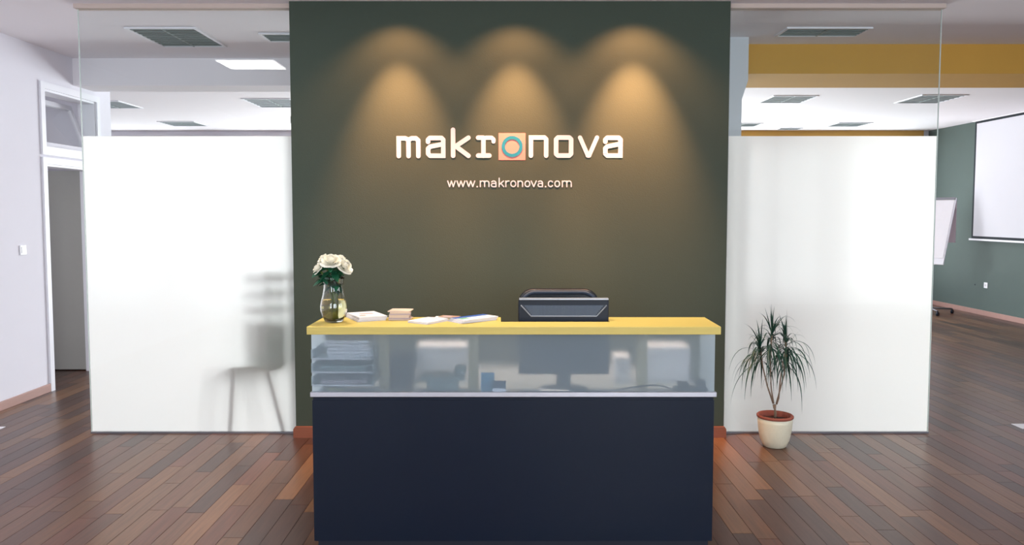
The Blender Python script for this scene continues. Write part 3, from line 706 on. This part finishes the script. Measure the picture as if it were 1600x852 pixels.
def rose(label, bx_, by_, bz_, r, tilt, seed):
    rg = random.Random(seed)
    t = thing('white_rose', label, 'flower', (VX, VY, CT), 0, 'white roses in the glass vase')
    head = Vector((bx_, by_, bz_)); ax = Vector((tilt[0], tilt[1], 1)).normalized()
    rot = Vector((0, 0, 1)).rotation_difference(ax).to_matrix().to_4x4()
    bm = bmesh.new()
    r *= 0.86
    for ringi, (cnt, rad, lean, z0, z1) in enumerate(((3, 0.20, -0.10, -0.1, 0.80), (4, 0.36, -0.05, -0.2, 0.82), (5, 0.54, 0.05, -0.3, 0.76), (6, 0.72, 0.20, -0.4, 0.60), (7, 0.86, 0.42, -0.45, 0.34), (6, 0.92, 0.62, -0.45, 0.02))):
        for q in range(cnt):
            a = 2 * PI * (q + rg.random() * 0.35) / cnt + ringi * 0.9; hw = PI / cnt * 1.35; rows = []
            zt = z1 + rg.uniform(-0.07, 0.07); rr_ = rad * rg.uniform(0.92, 1.08)
            for i in range(6):
                v = i / 5; row = []
                for j in range(6):
                    u = j / 5 * 2 - 1; w_ = (0.55 + 0.45 * math.sin(PI * min(1.0, v * 0.75)))
                    ang = a + u * hw * w_
                    out = rr_ * (0.25 + 0.75 * math.sin(min(1, v * 1.2) * PI / 2)) + lean * v ** 2.5 * (1 - 0.35 * u * u) + 0.05 * rg.uniform(-1, 1) * v
                    z = z0 + (zt - z0) * v - 0.16 * u * u * v * v - max(0, lean) * 0.35 * v ** 5 + 0.02 * rg.uniform(-1, 1)
                    row.append(bm.verts.new(head + rot @ (Vector((math.cos(ang) * out, math.sin(ang) * out, z)) * r)))
                rows.append(row)
            for i in range(5):
                for j in range(5):
                    f = bm.faces.new((rows[i][j], rows[i][j + 1], rows[i + 1][j + 1], rows[i + 1][j])); f.smooth = True
    obj('bloom', bm, 'petal', t)
    bm = bmesh.new(); neck = head - ax * r * 0.4
    foot = Vector((rg.uniform(-.02, .02), rg.uniform(-.02, .02), 0.018)); mid = Vector((bx_ * 0.35, by_ * 0.35, 0.19))
    tube(bm, [neck, neck.lerp(mid, 0.5) + Vector((0, 0, .005)), mid, mid.lerp(foot, 0.5), foot], 0.0045, 8); obj('stem', bm, 'stem_green', t)
    bm = bmesh.new(); lathe(bm, [(0, -0.4), (0.22, -0.38), (0.36, -0.2), (0.3, 0.0)], 10)
    bmesh.ops.transform(bm, matrix=Matrix.Translation(head) @ rot @ Matrix.Diagonal((r, r, r, 1)), verts=bm.verts); obj('calyx', bm, 'leaf_rose', t)
    for q in range(10):
        a = rg.uniform(0, 2 * PI); bm = bmesh.new(); bpt = neck.lerp(mid, rg.uniform(0.15, 1.15))
        leaf_blade(bm, bpt, (math.cos(a), math.sin(a) * 0.8 - 0.15, rg.uniform(-0.3, 0.4)), rg.uniform(0.045, 0.07), rg.uniform(0.026, 0.036), (0.1, -0.5, 1), 0.5)
        obj('leaf', bm, 'leaf_rose', t)
rose('white rose at the middle front of the bouquet, largest', -0.005, -0.025, 0.302, 0.042, (0, -0.5), 1)
rose('white rose hanging at the right side of the bouquet', 0.058, -0.01, 0.275, 0.038, (0.9, -0.5), 2)
rose('white rose low at the left side of the bouquet', -0.070, -0.015, 0.262, 0.030, (-1.0, -0.3), 3)
rose('white rose at the upper left of the bouquet', -0.045, 0.01, 0.305, 0.034, (-0.4, -0.2), 4)
rose('white rose at the back right of the bouquet', 0.028, 0.03, 0.305, 0.032, (0.3, 0.1), 5)
bm = bmesh.new(); 
ORD = {0: 'topmost', 1: 'second from the top', 2: 'third from the top', 3: 'fourth from the top', 4: 'fifth from the top', 5: 'sixth from the top', 6: 'lowest'}
# ------------------------------------------------------------------ printed matter on the counter
bm.free()
def quad_prism(bm, pts, z0, z1, rot=0.0, c=(0, 0)):
    P = [Vector(p) for p in pts]; cs, sn = math.cos(rot), math.sin(rot); m_ = sum(P, Vector((0, 0))) / 4
    P = [(m_.x + (p.x - m_.x) * cs - (p.y - m_.y) * sn, m_.y + (p.x - m_.x) * sn + (p.y - m_.y) * cs) for p in P]
    prism(bm, P, 'z', z0, z1)
    return P
def rect(cx_, cy_, w, l, a):
    cs, sn = math.cos(a), math.sin(a)
    return [(cx_ + x * cs - y * sn, cy_ + x * sn + y * cs) for x, y in ((-w / 2, -l / 2), (w / 2, -l / 2), (w / 2, l / 2), (-w / 2, l / 2))]
def booklet(name, label, cat, group, cx_, cy_, z, w, l, a, h, cover, prints=()):
    t = thing(name, label, cat, (cx_, cy_, z), a, group)
    bm = bmesh.new(); box(bm, -w / 2 + 0.001, w / 2 - 0.001, -l / 2 + 0.001, l / 2 - 0.001, 0.0005, h - 0.0005); obj('pages', bm, 'page', t)
    bm = bmesh.new(); box(bm, -w / 2, w / 2, -l / 2, l / 2, h - 0.0006, h); box(bm, -w / 2, w / 2, -l / 2, l / 2, 0, 0.0005); obj('cover', bm, cover, t)
    for (x0, x1, y0, y1, m) in prints:
        bx('print', m, (x0, x1, y0, y1, h, h + 0.0003), t)
    return t
z = CT
for i in range(4):
    booklet('booklet', ('white booklet with pink print, topmost of the pile beside the vase' if i == 3 else 'white booklet in the pile beside the vase, ' + ('lowest' if i == 0 else ORD[3 - i])), 'booklet', 'white booklets beside the vase', -0.712 + .002 * i, 3.85 + random.uniform(-.003, .003), z, 0.145, 0.21, 0.50 + random.uniform(-.03, .03), 0.0055, 'paper', ((-0.03, 0.04, 0.0, 0.05, 'paper_pink'), (-.05, -.02, -.05, -.03, 'paper_brown')) if i == 3 else ()); z += 0.0056
z = CT
for i in range(7):
    h = 0.0065; w = 0.100 + random.uniform(-.006, .008)
    t = thing('paper_pouch', ('beige folded paper pouch, topmost of the small pile' if i == 6 else 'beige folded paper pouch in the small pile, ' + ORD[6 - i]), 'paper pouch', (-0.535 + random.uniform(-.004, .004), 3.83, z), random.uniform(-.12, .12), 'beige pouches in a pile')
    bm = bmesh.new(); prism(bm, [(-w / 2, 0), (w / 2, 0), (w / 2 + 0.003, h * .5), (w / 2, h - .0006), (0, h - 0.0002), (-w / 2, h - .0006), (-w / 2 - .003, h * .5)], 'y', -0.05, 0.05); obj('pouch_body', bm, 'pinkish' if i % 3 == 1 else 'paper_beige', t)
    z += h + 0.0004
z = CT
for i in range(3):
    booklet('booklet', ('small white booklet, topmost of the flat pile at the counter middle' if i == 2 else 'small white booklet in the flat middle pile, ' + ('lowest' if i == 0 else 'the one under the top')), 'booklet', 'white booklets in the flat middle pile', -0.385, 3.735, z, 0.125, 0.16, -0.62 + .03 * i, 0.0035, 'paper', ((-.05, .05, .05, .06, 'paper_pink'),) if i == 2 else ()); z += 0.0036
z = CT
for i in range(3):
    booklet('leaflet', ('brown printed leaflet, topmost behind the white booklets' if i == 2 else ('brown printed leaflet, lowest behind the white booklets' if i == 0 else 'pale leaflet sandwiched between two brown ones')), 'leaflet', 'brown leaflets', -0.315 + 0.022 * i - 0.02, 3.868, z, 0.10, 0.06, 0.25 - .3 * i, 0.003, 'paper_brown' if i != 1 else 'paper', ((-.03, .01, -.02, .02, 'paper_pink'),) if i == 2 else ()); z += 0.0031
z = CT
for i in range(4):
    booklet('brochure', ('blue and white brochure, topmost of the pile left of the notch' if i == 3 else 'blue and white brochure in the pile left of the notch, ' + ('lowest' if i == 0 else ORD[3 - i])), 'brochure', 'blue and white brochures', -0.172 + .004 * i, 3.775, z, 0.115, 0.215, -0.92 + .035 * i, 0.0042, 'paper',
            ((-0.0575, -0.015, -0.1075, 0.1075, 'paper_blue'), (-0.010, 0.02, -0.10, -0.045, 'paper_green')) if i == 3 else ((-0.0575, -0.02, -0.1075, 0.1075, 'paper_blue'),)); z += 0.0046

# ------------------------------------------------------------------ potted dracaena
PX, PY = 1.868, 5.275
pl = thing('potted_plant', 'dracaena with drooping thin leaves in a cream pot by the right partition', 'potted plant', (PX, PY, 0))
bm = bmesh.new(); lathe(bm, [(0, 0), (0.070, 0), (0.078, 0.006), (0.098, 0.05), (0.110, 0.11), (0.1165, 0.17), (0.118, 0.205), (0.113, 0.208), (0.108, 0.19), (0.10, 0.10), (0.07, 0.02), (0, 0.02)], 48); obj('pot', bm, 'pot', pl)
bm = bmesh.new(); lathe(bm, [(0.0, 0.025), (0.07, 0.025), (0.105, 0.196), (0.122, 0.206), (0.124, 0.218), (0.118, 0.224), (0.108, 0.222), (0.102, 0.19), (0.098, 0.17), (0, 0.165)], 48); o = obj('inner_pot', bm, 'terracotta', pl); o['label'] = 'terracotta inner pot with a rolled rim'
bm = bmesh.new(); lathe(bm, [(0, 0.192), (0.05, 0.194), (0.101, 0.186), (0.101, 0.17), (0, 0.17)], 32)
for v in bm.verts: v.co.z += random.uniform(-.003, .004)
obj('soil', bm, 'soil', pl)
tr_top = Vector((-0.006, 0, 0.288))
bm = bmesh.new(); tube(bm, [(0.0, 0, 0.185), (0.001, 0, 0.24), (-0.004, 0, 0.27), (-0.006, 0, 0.292)], [0.011, 0.010, 0.010, 0.012], 10); obj('trunk', bm, 'bark', pl)
heads = [((-0.035, 0.0, 0.775), [(-0.012, 0, .30), (-0.03, 0, .40), (-0.042, -.004, .55), (-0.038, 0, .68), (-0.035, 0, .775)]),
         ((0.062, -0.01, 0.735), [(0.008, 0, .295), (0.022, -.005, .34), (0.026, -.01, .45), (0.045, -.01, .60), (0.060, -.01, .68), (0.062, -0.01, .735)]),
         ((-0.108, 0.01, 0.685), [(-0.014, 0, .30), (-0.055, .006, .42), (-0.09, .01, .56), (-0.108, .01, .685)]),
         ((0.085, 0.04, 0.64), [(0.008, 0, .30), (0.03, .02, .36), (0.07, .035, .50), (0.085, .04, .64)])]
for hp, path in heads:
    bm = bmesh.new(); tube(bm, path, [0.0065] + [0.0045] * (len(path) - 2) + [0.006], 8); obj('stem', bm, 'bark', pl)
rg = random.Random(21)
def strap(base, az, elev, L, w, g):
    # one long thin leaf that rises at elev then arches over under its weight
    bm = bmesh.new(); p = Vector(base); n = 11; rows = []; d = Vector((math.cos(az) * math.cos(elev), math.sin(az) * math.cos(elev), math.sin(elev)))
    side = Vector((-math.sin(az), math.cos(az), 0))
    for i in range(n + 1):
        t = i / n; ww = w * (0.55 + 0.45 * math.sin(PI * min(1, t * 1.2))) * (1 - t ** 3) + 0.0004
        nrm = side.cross(d).normalized()
        rows.append([bm.verts.new(p + side * ww / 2 - nrm * ww * 0.12), bm.verts.new(p), bm.verts.new(p - side * ww / 2 - nrm * ww * 0.12)])
        d = (d + Vector((0, 0, -1)) * g / n * (0.5 + 2.2 * t)).normalized(); p = p + d * (L / n)
    for i in range(n):
        for k in range(2):
            f = bm.faces.new((rows[i][k], rows[i][k + 1], rows[i + 1][k + 1], rows[i + 1][k])); f.smooth = True
    obj('leaf', bm, 'leaf', pl)
for hi, (hp, path) in enumerate(heads):
    for i in range((62, 56, 46, 26)[hi]):
        t = rg.random(); az = rg.uniform(0, 2 * PI)
        base = Vector(hp) + Vector((0, 0, -0.11 * t + 0.015))
        elev = math.radians(85 - 105 * t + rg.uniform(-18, 12))
        L = rg.uniform(0.19, 0.38) * (0.62 + 0.45 * min(1, t * 2))
        if math.sin(az) > 0.25: L *= 0.80
        strap(base, az, elev, L, rg.uniform(0.008, 0.013), rg.uniform(1.4, 3.4) if t > 0.12 else rg.uniform(0.1, 1.2))

# ------------------------------------------------------------------ chair behind the left frosted panel
gc = thing('chair', 'green slat-backed chair seen blurred through the left frosted partition', 'chair', (-1.85, 5.885, 0))
bm = bmesh.new(); prism(bm, [(-0.22, 0.470), (-0.17, 0.494), (-0.03, 0.503), (0.13, 0.490), (0.22, 0.525), (0.22, 0.49), (0.13, 0.465), (-0.03, 0.480), (-0.17, 0.473)], 'y', -0.23, 0.23); obj('seat', bm, 'chair_green', gc)
for sx, sy in ((-1, -1), (-1, 1), (1, -1), (1, 1)):
    bm = bmesh.new(); xt = -0.135 if sx < 0 else 0.11; xb = -0.185 if sx < 0 else 0.215
    tube(bm, [(xt, sy * 0.20, 0.48), (xb, sy * 0.235, 0.0)], [0.016, 0.013], 10); obj('leg', bm, 'chair_leg', gc)
for z0, z1 in ((0.51, 0.84), (0.90, 0.95), (1.01, 1.06), (1.12, 1.18)):
    bm = bmesh.new()
    prism(bm, [(0.03, z0), (0.30, z0), (0.30, z1), (0.015, z1)], 'y', -0.06, -0.02); obj('back_slat', bm, 'chair_green', gc)
bm = bmesh.new(); tube(bm, [(0.17, -0.001, 0.48), (0.20, -0.001, 1.20)], 0.016, 8); obj('back_post', bm, 'chair_green', gc)

# ------------------------------------------------------------------ right room: screen, flipchart, sockets
ps = thing('projection_screen', 'white pull-down projection screen with black border on the right wall', 'projection screen', (XR - 0.06, 11.4, 1.2))
Y0, Y1 = 10.05 - 11.4, 12.46 - 11.4
bx('fabric', 'screen_white', (-0.004, 0.0, Y0 + 0.04, Y1 - 0.04, 0.06, 1.86), ps)
bm = bmesh.new(); box(bm, -0.005, 0.001, Y0, Y0 + 0.04, 0.02, 1.90); box(bm, -0.005, 0.001, Y1 - 0.04, Y1, 0.02, 1.90); box(bm, -0.005, 0.001, Y0 + .04, Y1 - .04, 1.86, 1.90); box(bm, -0.005, 0.001, Y0 + .04, Y1 - .04, 0.02, 0.06)
obj('border', bm, 'screen_black', ps)
bx('bottom_bar', 'white_trim', (-0.018, 0.012, Y0 - 0.05, Y1 + 0.05, -0.01, 0.02), ps, 0.003)
bx('casing', 'ceiling', (-0.03, 0.055, Y0 - 0.05, Y1 + 0.05, 1.895, 1.909), ps)
t = thing('wall_socket', 'white wall socket low on the green wall below the screen', 'socket', (XR, 12.13, 0.485))
bx('plate', 'socket', (-0.012, 0, -0.045, 0.045, -0.045, 0.045), t, 0.003); bm = bmesh.new(); tube(bm, [(-0.014, 0, 0), (-0.011, 0, 0)], 0.02, 20); obj('insert', bm, 'page', t)
bm = bmesh.new(); tube(bm, [(XR - 0.006, 12.42, 0.47), (XR, 12.42, 0.47)], 0.011, 12); tag(obj('wall_plug_cap', bm, 'black_plastic'), 'tiny dark round cap on the wall left of the socket', 'cap')

fc = thing('flipchart', 'white flipchart on a wheeled stand by the far right wall', 'flipchart', (6.90, 12.35, 0), math.atan2(-0.8, 0.6))
# local x runs along the board toward the camera side, local y points away from the viewer side
tl = Matrix.Translation((0, 0.0, 1.0)) @ Matrix.Rotation(math.radians(-20), 4, 'X') @ Matrix.Diagonal((1, 1, 1.035, 1))
bx('board', 'white_trim', (-0.55, 0.16, -0.012, 0.012, -0.20, 0.90), fc, 0.004, mt=tl)
bx('paper_pad', 'paper', (-0.53, 0.14, -0.020, -0.0125, -0.10, 0.86), fc, mt=tl)
bx('clamp_bar', 'steel_grey', (-0.54, 0.15, -0.03, -0.005, 0.86, 0.90), fc, 0.004, mt=tl)
o = bx('turned_sheets', 'pinkish', (-0.50, 0.15, 0.335, 0.350, 1.15, 1.86), fc)
bm = bmesh.new(); tube(bm, [(-0.10, 0.05, 0.08), (-0.10, 0.05, 1.15)], 0.018, 10); obj('pole', bm, 'steel_grey', fc)
for i in range(4):
    a = PI / 4 + i * PI / 2; ex, ey = -0.10 + 0.36 * math.cos(a), 0.05 + 0.36 * math.sin(a)
    bm = bmesh.new(); tube(bm, [(-0.10, 0.05, 0.09), (ex, ey, 0.075)], 0.014, 8); lg = obj('leg', bm, 'steel_grey', fc)
    bm = bmesh.new(); tube(bm, [(ex - 0.015, ey, 0.03), (ex + 0.015, ey, 0.03)], 0.03, 14); tube(bm, [(ex, ey, 0.05), (ex, ey, 0.08)], 0.008, 6); obj('caster', bm, 'black_plastic', lg)

# ------------------------------------------------------------------ left wall switch, floor plates, small fixture
t = thing('light_switch', 'white light switch on the left wall', 'light switch', (XL, 6.604, 1.307))
bx('plate', 'socket', (0, 0.010, -0.042, 0.042, -0.042, 0.042), t, 0.003); bx('rocker', 'socket', (0.010, 0.014, -0.028, 0.028, -0.028, 0.028), t, 0.002)
tag(bx('floor_plate', 'paper', (3.885, 4.10, 5.70, 5.83, 0.0003, 0.004)), 'small white plate on the floor at the right picture edge', 'floor plate')
tag(bx('floor_plate', 'paper', (-3.95, -3.81, 5.69, 5.75, 0.0003, 0.004)), 'small pale plate on the floor at the left picture edge', 'floor plate')
t = thing('wall_fixture', 'tiny dark fixture at the left edge of the green wall, behind glass', 'fixture', (-1.531, 5.70, 2.31))
bx('bracket', 'black_plastic', (-0.012, 0.0, -0.02, 0.02, -0.02, 0.02), t, 0.002); bx('head', 'black_plastic', (-0.055, -0.012, -0.025, 0.025, -0.030, 0.025), t, 0.006)
